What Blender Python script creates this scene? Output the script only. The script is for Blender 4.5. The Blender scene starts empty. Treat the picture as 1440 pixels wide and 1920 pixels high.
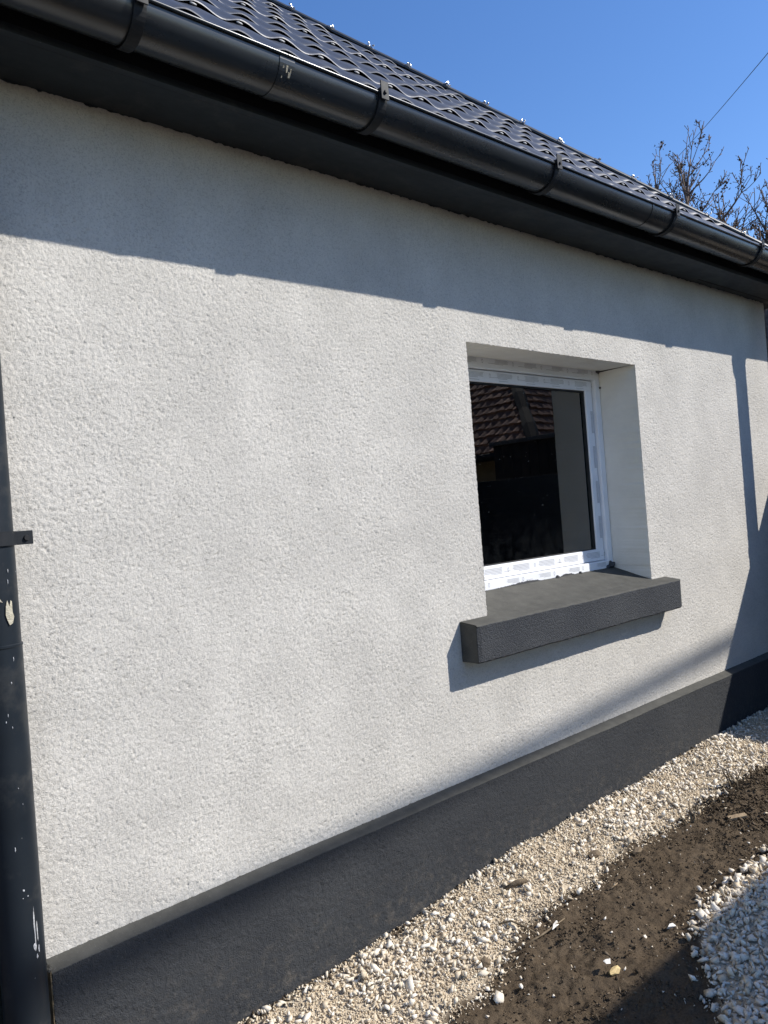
import bpy, bmesh, math, random
import numpy as np
from mathutils import Vector, Matrix
SC = bpy.context.scene
COL = SC.collection
random.seed(7)
RNG = np.random.default_rng(11)
R_ = math.radians

# ------------------------------------------------------------------ camera, sky, sun, exposure
def make_camera():
    yaw, pitch, roll = R_(41.7255), R_(0.2), R_(-4.4)
    F = Vector((math.sin(yaw)*math.cos(pitch), math.cos(yaw)*math.cos(pitch), math.sin(pitch)))
    R0 = Vector((math.cos(yaw), -math.sin(yaw), 0)); U0 = R0.cross(F)
    R = math.cos(roll)*R0 + math.sin(roll)*U0
    U = -math.sin(roll)*R0 + math.cos(roll)*U0
    cd = bpy.data.cameras.new('camera'); co = bpy.data.objects.new('camera', cd)
    COL.objects.link(co)
    m = Matrix((R, U, -F)).transposed().to_4x4()
    m.translation = Vector((0, -2.1, 1.5))
    co.matrix_world = m
    cd.sensor_fit = 'VERTICAL'; cd.sensor_height = 24; cd.lens = 24*1445/1920
    cd.clip_start = 0.02; cd.clip_end = 3000
    SC.camera = co
make_camera()

SUN_TRAVEL = Vector((-0.98, 1.0, -1.215)).normalized()
TO_SUN = -SUN_TRAVEL
w = bpy.data.worlds.new('World'); SC.world = w; w.use_nodes = True
nt = w.node_tree; nt.nodes.clear()
sky = nt.nodes.new('ShaderNodeTexSky'); sky.sky_type = 'NISHITA'; sky.sun_disc = False
sky.sun_elevation = math.asin(TO_SUN.z)
sky.sun_rotation = math.atan2(TO_SUN.x, TO_SUN.y)
sky.air_density = 1.0; sky.dust_density = 0.3; sky.ozone_density = 2.5; sky.altitude = 200
bg = nt.nodes.new('ShaderNodeBackground'); bg.inputs['Strength'].default_value = 0.145
wo = nt.nodes.new('ShaderNodeOutputWorld')
hs = nt.nodes.new('ShaderNodeHueSaturation'); hs.inputs['Saturation'].default_value = 1.22; hs.inputs['Hue'].default_value = .508
nt.links.new(sky.outputs[0], hs.inputs['Color']); nt.links.new(hs.outputs[0], bg.inputs[0]); nt.links.new(bg.outputs[0], wo.inputs[0])
sl = bpy.data.lights.new('sun', 'SUN'); sl.energy = 4.7; sl.angle = R_(0.53); sl.color = (1.0, 0.955, 0.88)
so = bpy.data.objects.new('sun', sl); COL.objects.link(so)
so.rotation_euler = SUN_TRAVEL.to_track_quat('-Z', 'Y').to_euler(); so.location = (10, -10, 14)
SC.view_settings.view_transform = 'Standard'; SC.view_settings.look = 'None'
SC.view_settings.exposure = 0.45; SC.view_settings.gamma = 1.0; SC.view_settings.use_curve_mapping = False

# ------------------------------------------------------------------ noise
def _hash(ix, iy, seed):
    h = (ix.astype(np.int64)*374761393 + iy.astype(np.int64)*668265263 + seed*1442695041) & 0xFFFFFFFF
    h = ((h ^ (h >> 13))*1274126177) & 0xFFFFFFFF
    return ((h ^ (h >> 16)) & 0xFFFF)/65535.0
def vnoise(x, y, seed=0):
    x = np.asarray(x, float); y = np.asarray(y, float)
    ix = np.floor(x); iy = np.floor(y); fx = x-ix; fy = y-iy
    fx = fx*fx*(3-2*fx); fy = fy*fy*(3-2*fy)
    a = _hash(ix, iy, seed); b = _hash(ix+1, iy, seed); c = _hash(ix, iy+1, seed); d = _hash(ix+1, iy+1, seed)
    return (a*(1-fx)+b*fx)*(1-fy)+(c*(1-fx)+d*fx)*fy
def fbm(x, y, octv=4, seed=0):
    s = 0; a = .5
    for k in range(octv):
        s = s+a*vnoise(np.asarray(x)*2**k, np.asarray(y)*2**k, seed+17*k); a *= .5
    return s
def n1(x, f, seed=0): return float(fbm(np.array([x*f]), np.array([.37+seed]), 3, seed)[0])-.44

# ------------------------------------------------------------------ object helpers
def tag(o, label=None, cat=None, group=None, kind=None):
    if label: o['label'] = label
    if cat: o['category'] = cat
    if group: o['group'] = group
    if kind: o['kind'] = kind
    return o
def empty(name, loc=(0, 0, 0), parent=None):
    o = bpy.data.objects.new(name, None); COL.objects.link(o); o.location = loc
    if parent: o.parent = parent
    o.empty_display_size = .1
    return o
def obj_pydata(name, v, f, m, parent=None, smooth=False):
    me = bpy.data.meshes.new(name)
    me.from_pydata([tuple(p) for p in v], [], [tuple(q) for q in f]); me.update()
    if smooth: me.polygons.foreach_set('use_smooth', [True]*len(me.polygons))
    if m: me.materials.append(m)
    o = bpy.data.objects.new(name, me); COL.objects.link(o)
    if parent: o.parent = parent
    return o
def obj_bm(name, bm, m, parent=None, smooth=False, normals=True):
    if normals: bmesh.ops.recalc_face_normals(bm, faces=bm.faces)
    me = bpy.data.meshes.new(name); bm.to_mesh(me); bm.free()
    if smooth: me.polygons.foreach_set('use_smooth', [True]*len(me.polygons))
    if m: me.materials.append(m)
    o = bpy.data.objects.new(name, me); COL.objects.link(o)
    if parent: o.parent = parent
    return o
def box(bm, a, b, bev=0.0, rot=None):
    c = [(a[i]+b[i])/2 for i in range(3)]; s = [abs(b[i]-a[i]) for i in range(3)]
    M = Matrix.Translation(c)
    if rot: M = M @ rot
    g = bmesh.ops.create_cube(bm, size=1, matrix=M @ Matrix.Diagonal((*s, 1)))
    if bev:
        es = list({e for v in g['verts'] for e in v.link_edges})
        bmesh.ops.bevel(bm, geom=es, offset=bev, segments=2, affect='EDGES', profile=.6)
def tube(bm, pts, rad, n=8, cap=True):
    pts = [Vector(p) for p in pts]
    if not hasattr(rad, '__len__'): rad = [rad]*len(pts)
    rings = []
    for i, p in enumerate(pts):
        t = (pts[min(i+1, len(pts)-1)]-pts[max(i-1, 0)])
        t = t.normalized() if t.length > 1e-9 else Vector((0, 0, 1))
        u = t.cross(Vector((0.13, 0.21, 1)) if abs(t.z) < .9 else Vector((1, .1, 0))).normalized(); v = t.cross(u)
        rings.append([bm.verts.new(p+rad[i]*(math.cos(2*math.pi*k/n)*u+math.sin(2*math.pi*k/n)*v)) for k in range(n)])
    for a, b in zip(rings[:-1], rings[1:]):
        for k in range(n): bm.faces.new((a[k], a[(k+1) % n], b[(k+1) % n], b[k]))
    if cap:
        bm.faces.new(rings[0][::-1]); bm.faces.new(rings[-1])
def extrude_profile(bm, prof, x0, x1, n=1, dz=None, closed=True):
    """prof: list of (y,z) swept along x"""
    rings = []
    for i in range(n+1):
        x = x0+(x1-x0)*i/n; o = dz(x) if dz else 0
        rings.append([bm.verts.new((x, y, z+o)) for y, z in prof])
    m = len(prof)
    for a, b in zip(rings[:-1], rings[1:]):
        for k in range(m if closed else m-1):
            bm.faces.new((a[k], a[(k+1) % m], b[(k+1) % m], b[k]))
    if closed:
        bm.faces.new(rings[0][::-1]); bm.faces.new(rings[-1])

# ------------------------------------------------------------------ materials
class NT:
    def __init__(s, name):
        s.m = bpy.data.materials.new(name); s.m.use_nodes = True; s.t = s.m.node_tree; s.t.nodes.clear()
        s.out = s.n('ShaderNodeOutputMaterial'); s.p = s.n('ShaderNodeBsdfPrincipled')
        s.l(s.p.outputs[0], s.out.inputs[0])
        s.co = s.n('ShaderNodeTexCoord').outputs['Object']
    def n(s, t, **k):
        x = s.t.nodes.new(t)
        for a, b in k.items(): setattr(x, a, b)
        return x
    def l(s, a, b): s.t.links.new(a, b)
    def mapping(s, scale, vec=None):
        mp = s.n('ShaderNodeMapping'); mp.inputs['Scale'].default_value = scale; s.l(vec or s.co, mp.inputs[0]); return mp.outputs[0]
    def noise(s, scale, detail=3, rough=.55, vec=None):
        x = s.n('ShaderNodeTexNoise'); x.inputs['Scale'].default_value = scale; x.inputs['Detail'].default_value = detail
        x.inputs['Roughness'].default_value = rough; s.l(vec or s.co, x.inputs['Vector']); return x.outputs['Fac']
    def voro(s, scale, feature='F1', vec=None, out='Distance'):
        x = s.n('ShaderNodeTexVoronoi'); x.feature = feature; x.inputs['Scale'].default_value = scale
        s.l(vec or s.co, x.inputs['Vector']); return x.outputs[out]
    def ramp(s, fac, stops):
        r = s.n('ShaderNodeValToRGB'); e = r.color_ramp.elements
        while len(e) < len(stops): e.new(.5)
        for i, (p, c) in enumerate(stops):
            e[i].position = p; e[i].color = (c, c, c, 1) if not hasattr(c, '__len__') else (*c, 1)
        s.l(fac, r.inputs[0]); return r.outputs[0]
    def mix(s, fac, a, b, mode='MIX'):
        x = s.n('ShaderNodeMix', data_type='RGBA', blend_type=mode)
        for i, v in ((0, fac), (6, a), (7, b)):
            if hasattr(v, 'is_output'): s.l(v, x.inputs[i])
            elif hasattr(v, '__len__'): x.inputs[i].default_value = (*v, 1)
            else: x.inputs[i].default_value = v if i == 0 else (v, v, v, 1)
        return x.outputs[2]
    def math(s, op, a, b=0.0):
        x = s.n('ShaderNodeMath', operation=op)
        for i, v in enumerate((a, b)):
            if hasattr(v, 'is_output'): s.l(v, x.inputs[i])
            else: x.inputs[i].default_value = v
        return x.outputs[0]
    def bump(s, h, strength, dist, prev=None):
        b = s.n('ShaderNodeBump'); b.inputs['Strength'].default_value = strength; b.inputs['Distance'].default_value = dist
        s.l(h, b.inputs['Height'])
        if prev: s.l(prev, b.inputs['Normal'])
        return b.outputs[0]
    def grain(s):
        # irregular scraped-plaster relief: rotated, warped cells of 4-7 mm
        mp = s.n('ShaderNodeMapping'); mp.inputs['Rotation'].default_value = (.6, .45, .8); s.l(s.co, mp.inputs[0])
        nz = s.n('ShaderNodeTexNoise'); nz.inputs['Scale'].default_value = 60; nz.inputs['Detail'].default_value = 2; s.l(mp.outputs[0], nz.inputs['Vector'])
        sc = s.n('ShaderNodeVectorMath', operation='SCALE'); sc.inputs['Scale'].default_value = .016; s.l(nz.outputs['Color'], sc.inputs[0])
        ad = s.n('ShaderNodeVectorMath', operation='ADD'); s.l(mp.outputs[0], ad.inputs[0]); s.l(sc.outputs[0], ad.inputs[1])
        v = ad.outputs[0]
        a = s.voro(210, 'F1', v); b = s.noise(280, 2, .6, v); c = s.noise(110, 2, .5, v); d = s.noise(9, 3, .6, v)
        g = s.math('ADD', s.math('MULTIPLY', a, -.55), s.math('ADD', s.math('MULTIPLY', b, .85), s.math('MULTIPLY', c, .75)))
        return s.math('MULTIPLY', g, s.math('ADD', s.math('MULTIPLY', d, 1.0), .55))
    def set(s, base=None, rough=None, normal=None, spec=None, metal=None):
        for k, v in (('Base Color', base), ('Roughness', rough), ('Normal', normal), ('Specular IOR Level', spec), ('Metallic', metal)):
            if v is None: continue
            i = s.p.inputs[k]
            if hasattr(v, 'is_output'): s.l(v, i)
            elif hasattr(v, '__len__'): i.default_value = (*v, 1)
            else: i.default_value = v
        return s.m

def render_plaster(name, col, grain=1.0, rough_bump=.9, stain=.08, tint=(1, 1, 1)):
    t = NT(name)
    h = t.grain()
    nrm = t.bump(h, rough_bump, .0012*grain)
    nrm = t.bump(t.noise(3.2, 3, .5), .25, .012, nrm)
    big = t.noise(3.1, 6, .68); streak = t.noise(1.0, 4, .6, t.mapping((3.0, 3.0, 1.2)))
    f = t.math('ADD', t.math('MULTIPLY', big, .8), t.math('MULTIPLY', streak, .25))
    c1 = tuple(v*(1-stain*1.6) for v in col); c2 = tuple(min(1, v*(1+stain*.9)) for v in col)
    base = t.ramp(f, [(.38, c1), (.68, c2)])
    speck = t.mix(1.0, t.ramp(t.noise(210, 2, .7), [(.34, .78), (.50, 1.0)]), t.ramp(t.noise(100, 3, .75), [(.34, .88), (.48, 1.0)]), 'MULTIPLY')  # grain colour speckle, also standing in for pit shading lost at distance
    base = t.mix(1.0, base, speck, 'MULTIPLY')
    return t.set(base, .92, nrm, .15)
M = {}
M['wall'] = render_plaster('white_plaster', (.528, .503, .460), 1.0, 1.0, .075)
def m_reveal():
    t = NT('reveal_plaster')
    n = t.bump(t.noise(90, 3, .6), .4, .004)
    return t.set(t.ramp(t.noise(6, 4, .6), [(.3, (.70, .67, .605)), (.7, (.77, .74, .675))]), .9, n, .2)
M['reveal'] = m_reveal()
def m_plinth(name='dark_plaster', relief=.0022, k=1.0):
    t = NT(name)
    nrm = t.bump(t.grain(), 1.0, relief)
    base = t.ramp(t.noise(2.2, 5, .65), [(.3, (.028*k, .030*k, .034*k)), (.7, (.040*k, .042*k, .045*k))])
    st = t.ramp(t.noise(9, 6, .7, t.mapping((1, 1, .45))), [(.66, 0.0), (.82, .22)])
    base = t.mix(st, base, (.11, .105, .095))
    dust = t.ramp(t.noise(230, 2, .6), [(.62, 0.0), (.72, .30)])
    base = t.mix(dust, base, (.15, .15, .15))
    sx = t.n('ShaderNodeSeparateXYZ'); t.l(t.co, sx.inputs[0])
    low = t.ramp(t.math('MULTIPLY', sx.outputs[2], 1.0), [(.06, .35), (.30, .0)])
    spl = t.math('MULTIPLY', low, t.ramp(t.noise(26, 5, .75), [(.50, 0.0), (.66, 1.0)]))
    base = t.mix(spl, base, (.17, .145, .115))
    return t.set(base, .86, nrm, .25)
M['plinth'] = m_plinth(); M['sill'] = m_plinth('dark_sill_plaster', .0055, 1.5)
def m_ledge():
    t = NT('smooth_dark_render')
    nrm = t.bump(t.noise(120, 4, .6), .35, .002)
    base = t.ramp(t.noise(14, 5, .65), [(.3, (.052, .051, .046)), (.72, (.084, .082, .073))])
    sp = t.ramp(t.noise(300, 2, .5), [(.64, 0.0), (.74, .5)])
    return t.set(t.mix(sp, base, (.2, .19, .17)), .85, nrm, .25)
M['ledge'] = m_ledge()
def m_metal(name, col, rough, scuff=.0, bump=.15, spec=.5):
    t = NT(name)
    v = t.noise(7, 5, .65, t.mapping((.5, 1, 1)))
    r = t.ramp(v, [(.3, rough*.8), (.7, rough*1.25)])
    base = t.ramp(t.noise(3.5, 5, .6), [(.3, tuple(c*.8 for c in col)), (.7, tuple(c*1.25 for c in col))])
    if scuff:
        s = t.ramp(t.noise(48, 3, .7), [(.735, 0.0), (.755, 1.0)])
        base = t.mix(t.math('MULTIPLY', s, scuff), base, (.6, .6, .6))
        d = t.ramp(t.noise(12, 6, .7), [(.52, 0.0), (.78, .25)])
        base = t.mix(d, base, (.13, .12, .105))
    return t.set(base, r, t.bump(t.noise(30, 3, .5), bump, .001), spec)
M['gutter'] = m_metal('painted_gutter_metal', (.017, .020, .023), .28, 0, .06, .65)
M['pipe'] = m_metal('painted_pipe_metal', (.010, .014, .019), .45, .9, .15, .3)
M['bracket'] = m_metal('bracket_metal', (.012, .014, .017), .6, .3, .15, .25)
M['tile'] = m_metal('coated_roof_steel', (.048, .054, .072), .52, 0, .05, .35)
M['cap'] = m_metal('ridge_cap_steel', (.036, .038, .044), .45, 0, .05, .4)
M['soffit'] = m_metal('painted_soffit_board', (.014, .020, .027), .5, .12, .2, .35)
M['fascia'] = m_metal('fascia_board_paint', (.009, .010, .012), .7, 0, .2, .2)
M['deck'] = m_metal('dark_roof_underlay', (.02, .02, .022), .8, 0)
def m_simple(name, c1, c2, sc=20, rough=.8, bs=.2, bd=.003, spec=.3, metal=0):
    t = NT(name)
    return t.set(t.ramp(t.noise(sc, 4, .6), [(.32, c1), (.68, c2)]), rough, t.bump(t.noise(sc*4, 4, .6), bs, bd), spec, metal)
M['tileedge'] = m_simple('bare_sheet_edge', (.15, .15, .165), (.24, .24, .26), 40, .5, .1, .001, .5)
M['crestglint'] = m_simple('pale_crest_glint', (.30, .29, .28), (.42, .41, .39), 40, .6, .1, .001, .5)  # pale colour imitating sun spots under the tile crests
M['foil'] = m_simple('aluminium_foil', (.75, .75, .76), (.9, .9, .9), 60, .3, .5, .004, .5, .9)
M['pvc'] = m_simple('white_pvc', (.76, .77, .80), (.82, .83, .85), 8, .32, .03, .001, .5)
M['film'] = m_simple('protective_film_print', (.42, .42, .43), (.54, .54, .55), 60, .5, 0, .001)
M['filmgrey'] = m_simple('film_tape', (.50, .51, .53), (.6, .6, .62), 60, .4, 0, .001)
M['gasket'] = m_simple('rubber_gasket', (.012, .012, .013), (.02, .02, .02), 30, .6)
M['eps'] = m_simple('plinth_end_adhesive', (.10, .075, .045), (.2, .16, .10), 40, .9, .6, .006)
M['mortar'] = m_simple('dried_mortar', (.36, .33, .25), (.5, .46, .36), 60, .95, .7, .006)
M['white'] = m_simple('scraped_primer', (.25, .25, .26), (.6, .6, .6), 240, .7)
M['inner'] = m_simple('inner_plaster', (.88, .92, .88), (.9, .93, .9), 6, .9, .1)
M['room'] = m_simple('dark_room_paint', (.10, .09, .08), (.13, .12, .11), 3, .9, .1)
M['darkpaint'] = m_simple('dark_smear_paint', (.04, .04, .042), (.085, .085, .088), 40, .8, .5, .004)
M['cable'] = m_simple('black_cable', (.015, .015, .016), (.025, .025, .025), 20, .6)
M['fence'] = m_simple('anthracite_boards', (.02, .022, .025), (.03, .032, .036), 12, .5)
M['shed'] = m_simple('shade_black_boards', (.010, .009, .008), (.018, .016, .015), 9, .85, .4)  # near black colour stands in for shade on the mirrored building
M['yellow'] = m_simple('ochre_house_paint', (.17, .13, .075), (.22, .165, .09), 5, .9, .3)
M['clay'] = m_simple('clay_tile', (.20, .095, .06), (.36, .19, .125), 9, .85, .4, .004)
M['shadow_block'] = m_simple('pale_bounce_render', (.62, .60, .56), (.70, .68, .64), 4, .92, .4, .004)  # whitened to bounce light into the shaded yard
M['felt'] = m_simple('roof_felt', (.05, .05, .05), (.08, .08, .08), 30, .95, .4)
M['glassdark'] = m_simple('dark_window_glass', (.02, .025, .03), (.03, .035, .04), 3, .08, 0)
M['bark'] = m_simple('bark', (.045, .032, .026), (.12, .09, .075), 30, .9, .6, .004)
M['twig'] = m_simple('twig_bark', (.09, .062, .047), (.19, .14, .11), 20, .85, .3, .002)
M['drystem'] = m_simple('dry_stem', (.09, .065, .04), (.22, .17, .11), 60, .9, .5, .002)
M['woodchip'] = m_simple('weathered_wood', (.20, .14, .085), (.36, .27, .17), 70, .85, .4, .002)
def m_leaf():
    t = NT('dead_leaf'); g = t.n('ShaderNodeNewGeometry').outputs['Random Per Island']
    return t.set(t.ramp(g, [(0, (.035, .022, .014)), (.5, (.075, .045, .026)), (1, (.15, .10, .05))]), .8, None, .2)
M['leaf'] = m_leaf()
def m_stone(name, stops, bs=.4):
    t = NT(name); g = t.n('ShaderNodeNewGeometry').outputs['Random Per Island']
    b = t.ramp(g, stops)
    v = t.ramp(t.noise(160, 3, .6), [(.3, .84), (.65, 1.0)])
    return t.set(t.mix(1.0, b, v, 'MULTIPLY'), .92, t.bump(t.noise(420, 3, .6), bs, .0025), .15)
M['gravel'] = m_stone('crushed_limestone', [(0, (.55, .45, .32)), (.25, (.65, .56, .43)), (.6, (.74, .66, .54)), (1, (.81, .75, .65))])
M['grit'] = m_stone('limestone_grit', [(0, (.48, .38, .26)), (.5, (.62, .52, .38)), (1, (.72, .64, .50))])
M['crumb'] = m_stone('soil_crumb', [(0, (.06, .044, .029)), (.7, (.105, .079, .053)), (1, (.17, .13, .09))], .8)
M['pebble'] = m_stone('mixed_pebble', [(0, (.12, .09, .06)), (.5, (.45, .40, .33)), (1, (.6, .57, .5))])
M['clod'] = m_simple('dry_earth_clod', (.09, .066, .044), (.19, .145, .095), 60, .95, .8, .006)
M['whitestone'] = m_simple('white_limestone', (.58, .55, .5), (.72, .7, .65), 50, .9, .5, .004)
M['yellowstone'] = m_simple('yellow_stone', (.45, .33, .15), (.6, .47, .25), 40, .8, .4, .003)
def m_soil():
    t = NT('dark_garden_soil')
    b = t.ramp(t.noise(7, 6, .65), [(.3, (.074, .054, .035)), (.7, (.120, .090, .060))])
    f = t.ramp(t.noise(140, 4, .7), [(.3, .6), (.7, 1.15)])
    n = t.bump(t.noise(95, 6, .7), .9, .008)
    at = t.n('ShaderNodeAttribute'); at.attribute_name = 'bed'
    d = t.ramp(t.noise(35, 5, .7), [(.3, (.46, .37, .26)), (.7, (.62, .53, .40))])
    return t.set(t.mix(at.outputs['Fac'], t.mix(1.0, b, f, 'MULTIPLY'), d), .96, n, .1)
M['soil'] = m_soil()
def m_glass():
    t = NT('window_glass'); t.t.nodes.remove(t.p)
    lw = t.n('ShaderNodeFresnel'); lw.inputs['IOR'].default_value = 1.52
    f = t.math('MINIMUM', t.math('MULTIPLY', lw.outputs[0], 2.3), 1.0)
    gl = t.n('ShaderNodeBsdfGlossy'); gl.inputs['Roughness'].default_value = .0; gl.inputs['Color'].default_value = (1, 1, 1, 1)
    tr = t.n('ShaderNodeBsdfTransparent'); tr.inputs['Color'].default_value = (.95, .98, .96, 1)
    mx = t.n('ShaderNodeMixShader'); t.l(f, mx.inputs[0]); t.l(tr.outputs[0], mx.inputs[1]); t.l(gl.outputs[0], mx.inputs[2])
    di = t.n('ShaderNodeBsdfDiffuse'); di.inputs['Color'].default_value = (.5, .5, .48, 1)
    sp = t.ramp(t.noise(85, 2, .6), [(.73, 0.0), (.76, .22)])
    low = t.n('ShaderNodeSeparateXYZ'); t.l(t.co, low.inputs[0])
    zz = t.ramp(t.math('MULTIPLY', t.math('SUBTRACT', low.outputs[2], 1.15), 1.0), [(.0, .14), (.09, .012), (.3, .0)])
    dirt = t.math('MAXIMUM', sp, t.math('MULTIPLY', zz, t.ramp(t.noise(20, 5, .7), [(.42, 0.0), (.75, 1.0)])))
    m2 = t.n('ShaderNodeMixShader'); t.l(dirt, m2.inputs[0]); t.l(mx.outputs[0], m2.inputs[1]); t.l(di.outputs[0], m2.inputs[2])
    t.l(m2.outputs[0], t.out.inputs[0])
    return t.m
M['glass'] = m_glass()

# ------------------------------------------------------------------ ground
GX = [-40, 0, 1.2, 1.7, 2.2, 2.9, 4.3, 6, 40]; GZ = [-.03, -.02, 0, .018, .058, .078, .095, .105, .12]
def soil_z(x, y=None): return np.interp(x, GX, GZ)
def b1(x):   # gravel strip / soil boundary
    return np.interp(x, [0, 1.0, 1.55, 2.08, 2.5, 3.2, 4.0, 6.0], [-.75, -.66, -.49, -.375, -.365, -.385, -.415, -.5]) + .10*(fbm(np.asarray(x)*5, np.asarray(x)*0+3.1, 3, 5)-.44)
def b2(x):   # second gravel bed edge
    return np.interp(x, [1.0, 1.75, 2.0, 2.25, 2.57, 2.9, 3.1, 4.5, 7.0], [-2.6, -1.6, -1.06, -.88, -.765, -.80, -.80, -.84, -.9]) + .09*(fbm(np.asarray(x)*6, np.asarray(x)*0+7.7, 3, 9)-.44)
def ground_z(x, y):
    x = np.asarray(x, float); y = np.asarray(y, float)
    z = soil_z(x)+.012*(fbm(x*3, y*3, 3, 2)-.44)
    g1 = np.clip((y-b1(x))/.09, 0, 1)
    z = z+g1*(.016+.022*np.clip((y+.4)/.35, 0, 1))
    z = z+g1*.055*(fbm(x*4.2, y*4.2, 3, 51)-.44)
    g2 = np.clip((b2(x)-y)/.12, 0, 1)
    z = z+g2*.022+g2*.03*(fbm(x*4, y*4, 3, 52)-.44)
    s = (1-g1)*(1-g2)
    d = np.exp(-(((x-3.55)/.30)**2+((y+.50)/.12)**2))
    z = z+s*(.04*(fbm(x*12, y*12, 4, 3)-.44)+.022*(fbm(x*55, y*55, 3, 4)-.44)) + d*.045
    return z
def grid_obj(name, xs, ys, m, zoff=0.0, skirt=None):
    X, Y = np.meshgrid(xs, ys); Z = ground_z(X, Y)+zoff
    v = np.stack([X.ravel(), Y.ravel(), Z.ravel()], 1)
    nx = len(xs); ny = len(ys)
    i = np.arange((nx-1)*(ny-1)); r = i//(nx-1); c = i % (nx-1); a = r*nx+c
    f = np.stack([a, a+1, a+nx+1, a+nx], 1)
    me = bpy.data.meshes.new(name)
    me.vertices.add(len(v)); me.vertices.foreach_set('co', v.ravel())
    me.loops.add(f.size); me.loops.foreach_set('vertex_index', f.ravel().astype(np.int32))
    me.polygons.add(len(f)); me.polygons.foreach_set('loop_start', np.arange(0, f.size, 4, dtype=np.int32))
    me.polygons.foreach_set('use_smooth', np.ones(len(f), bool)); me.update(calc_edges=True); me.validate()
    me.materials.append(m)
    x, y = v[:, 0], v[:, 1]; wob = .03*(fbm(x*25, y*25, 2, 61)-.4)
    bed = np.clip((y-b1(x)+wob)/.04, 0, 1)*(y < -.068+.07*(fbm(x*7, x*0+2, 3, 66)-.40))*(x > .6)*(x < 7)+np.clip((b2(x)-y+wob)/.04, 0, 1)*(y > -3.2)*(x > -8)*(x < 9)
    at = me.attributes.new('bed', 'FLOAT', 'POINT'); at.data.foreach_set('value', np.clip(bed, 0, 1).astype(np.float32))
    o = bpy.data.objects.new(name, me); COL.objects.link(o); return o
def spaced(segs):
    out = []
    for a, b, st in segs: out += list(np.arange(a, b-1e-9, st))
    out.append(segs[-1][1]); return np.array(out)
gx = spaced([(-400, -40, 60), (-40, -4, 6), (-4, .8, .4), (.8, 4.9, .008), (4.9, 8, .1), (8, 40, 4), (40, 400, 60)])
gy = spaced([(-400, -40, 60), (-40, -4, 6), (-4, -1.5, .1), (-1.5, .05, .008), (.05, 2, .3), (2, 40, 4), (40, 400, 60)])
ground = grid_obj('ground', gx, gy, M['soil']); tag(ground, 'dark brown bare garden soil beside the house', None, None, 'structure')

# rock variants
def hull_rock(n, seed, flat=1.0):
    rr = random.Random(seed); bm = bmesh.new()
    sx, sy, sz = 1.15, rr.uniform(.45, .9), rr.uniform(.35, .7)*flat
    for k in range(n):
        p = Vector((rr.gauss(0, 1), rr.gauss(0, 1), rr.gauss(0, 1))).normalized()*rr.uniform(.8, 1.1)
        bm.verts.new((p.x*sx, p.y*sy, p.z*sz))
    g = bmesh.ops.convex_hull(bm, input=list(bm.verts))
    bmesh.ops.delete(bm, geom=[x for x in g['geom_interior'] if isinstance(x, bmesh.types.BMVert)], context='VERTS')
    bmesh.ops.triangulate(bm, faces=bm.faces)
    bmesh.ops.recalc_face_normals(bm, faces=bm.faces)
    bm.verts.ensure_lookup_table(); bm.verts.index_update()
    v = np.array([x.co[:] for x in bm.verts]); f = np.array([[q.index for q in x.verts] for x in bm.faces])
    bm.free(); return v, f
ROCK = [hull_rock(9, 100+i) for i in range(18)]
GRIT = [hull_rock(7, 300+i) for i in range(10)]
def rotmats(n):
    q = RNG.normal(size=(n, 4)); q /= np.linalg.norm(q, axis=1)[:, None]; a, b, c, d = q.T
    return np.stack([np.stack([1-2*(c*c+d*d), 2*(b*c-a*d), 2*(b*d+a*c)], 1), np.stack([2*(b*c+a*d), 1-2*(b*b+d*d), 2*(c*d-a*b)], 1), np.stack([2*(b*d-a*c), 2*(c*d+a*b), 1-2*(b*b+c*c)], 1)], 1)
def scatter(name, pos, size, variants, m, parent=None):
    n = len(pos); R = rotmats(n); which = RNG.integers(0, len(variants), n)
    V = []; Fc = []; off = 0
    for k, (v, f) in enumerate(variants):
        idx = np.where(which == k)[0]
        if not len(idx): continue
        st = RNG.uniform(.75, 1.35, (len(idx), 1, 3))
        vv = np.einsum('nij,nvj->nvi', R[idx], v[None]*st)*size[idx, None, None]+pos[idx, None, :]
        ff = f[None]+(off+np.arange(len(idx))*len(v))[:, None, None]
        V.append(vv.reshape(-1, 3)); Fc.append(ff.reshape(-1, 3)); off += len(idx)*len(v)
    V = np.concatenate(V); Fc = np.concatenate(Fc)
    me = bpy.data.meshes.new(name)
    me.vertices.add(len(V)); me.vertices.foreach_set('co', V.ravel())
    me.loops.add(Fc.size); me.loops.foreach_set('vertex_index', Fc.ravel().astype(np.int32))
    me.polygons.add(len(Fc)); me.polygons.foreach_set('loop_start', np.arange(0, Fc.size, 3, dtype=np.int32))
    me.update(calc_edges=True); me.materials.append(m)
    o = bpy.data.objects.new(name, me); COL.objects.link(o)
    if parent: o.parent = parent
    return o
def place(n, x0, x1, y0, y1, prob, smin, smax, pw, sink=.25, extra=0.0):
    x = RNG.uniform(x0, x1, n); y = RNG.uniform(y0, y1, n)
    k = RNG.uniform(size=n) < prob(x, y); x = x[k]; y = y[k]
    s = smin+(smax-smin)*RNG.uniform(size=len(x))**pw
    z = ground_z(x, y)+s*(.6-sink)+extra*RNG.uniform(size=len(x))
    return np.stack([x, y, z], 1), s
def sig(d, wd): return 1/(1+np.exp(-np.clip(d/wd, -30, 30)))
WALLGAP = -.052
def p_strip(x, y): return sig(y-b1(x), .016)*(y < -.05)
def p_bed2(x, y): return sig(b2(x)-y, .02)
def edge(x, y): return np.exp(-((y-b1(x)-.04)/.05)**2)
def patch(x, y): return np.clip((fbm(x*4.5, y*4.5, 3, 31)-.36)*4, 0.05, 1)
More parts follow.
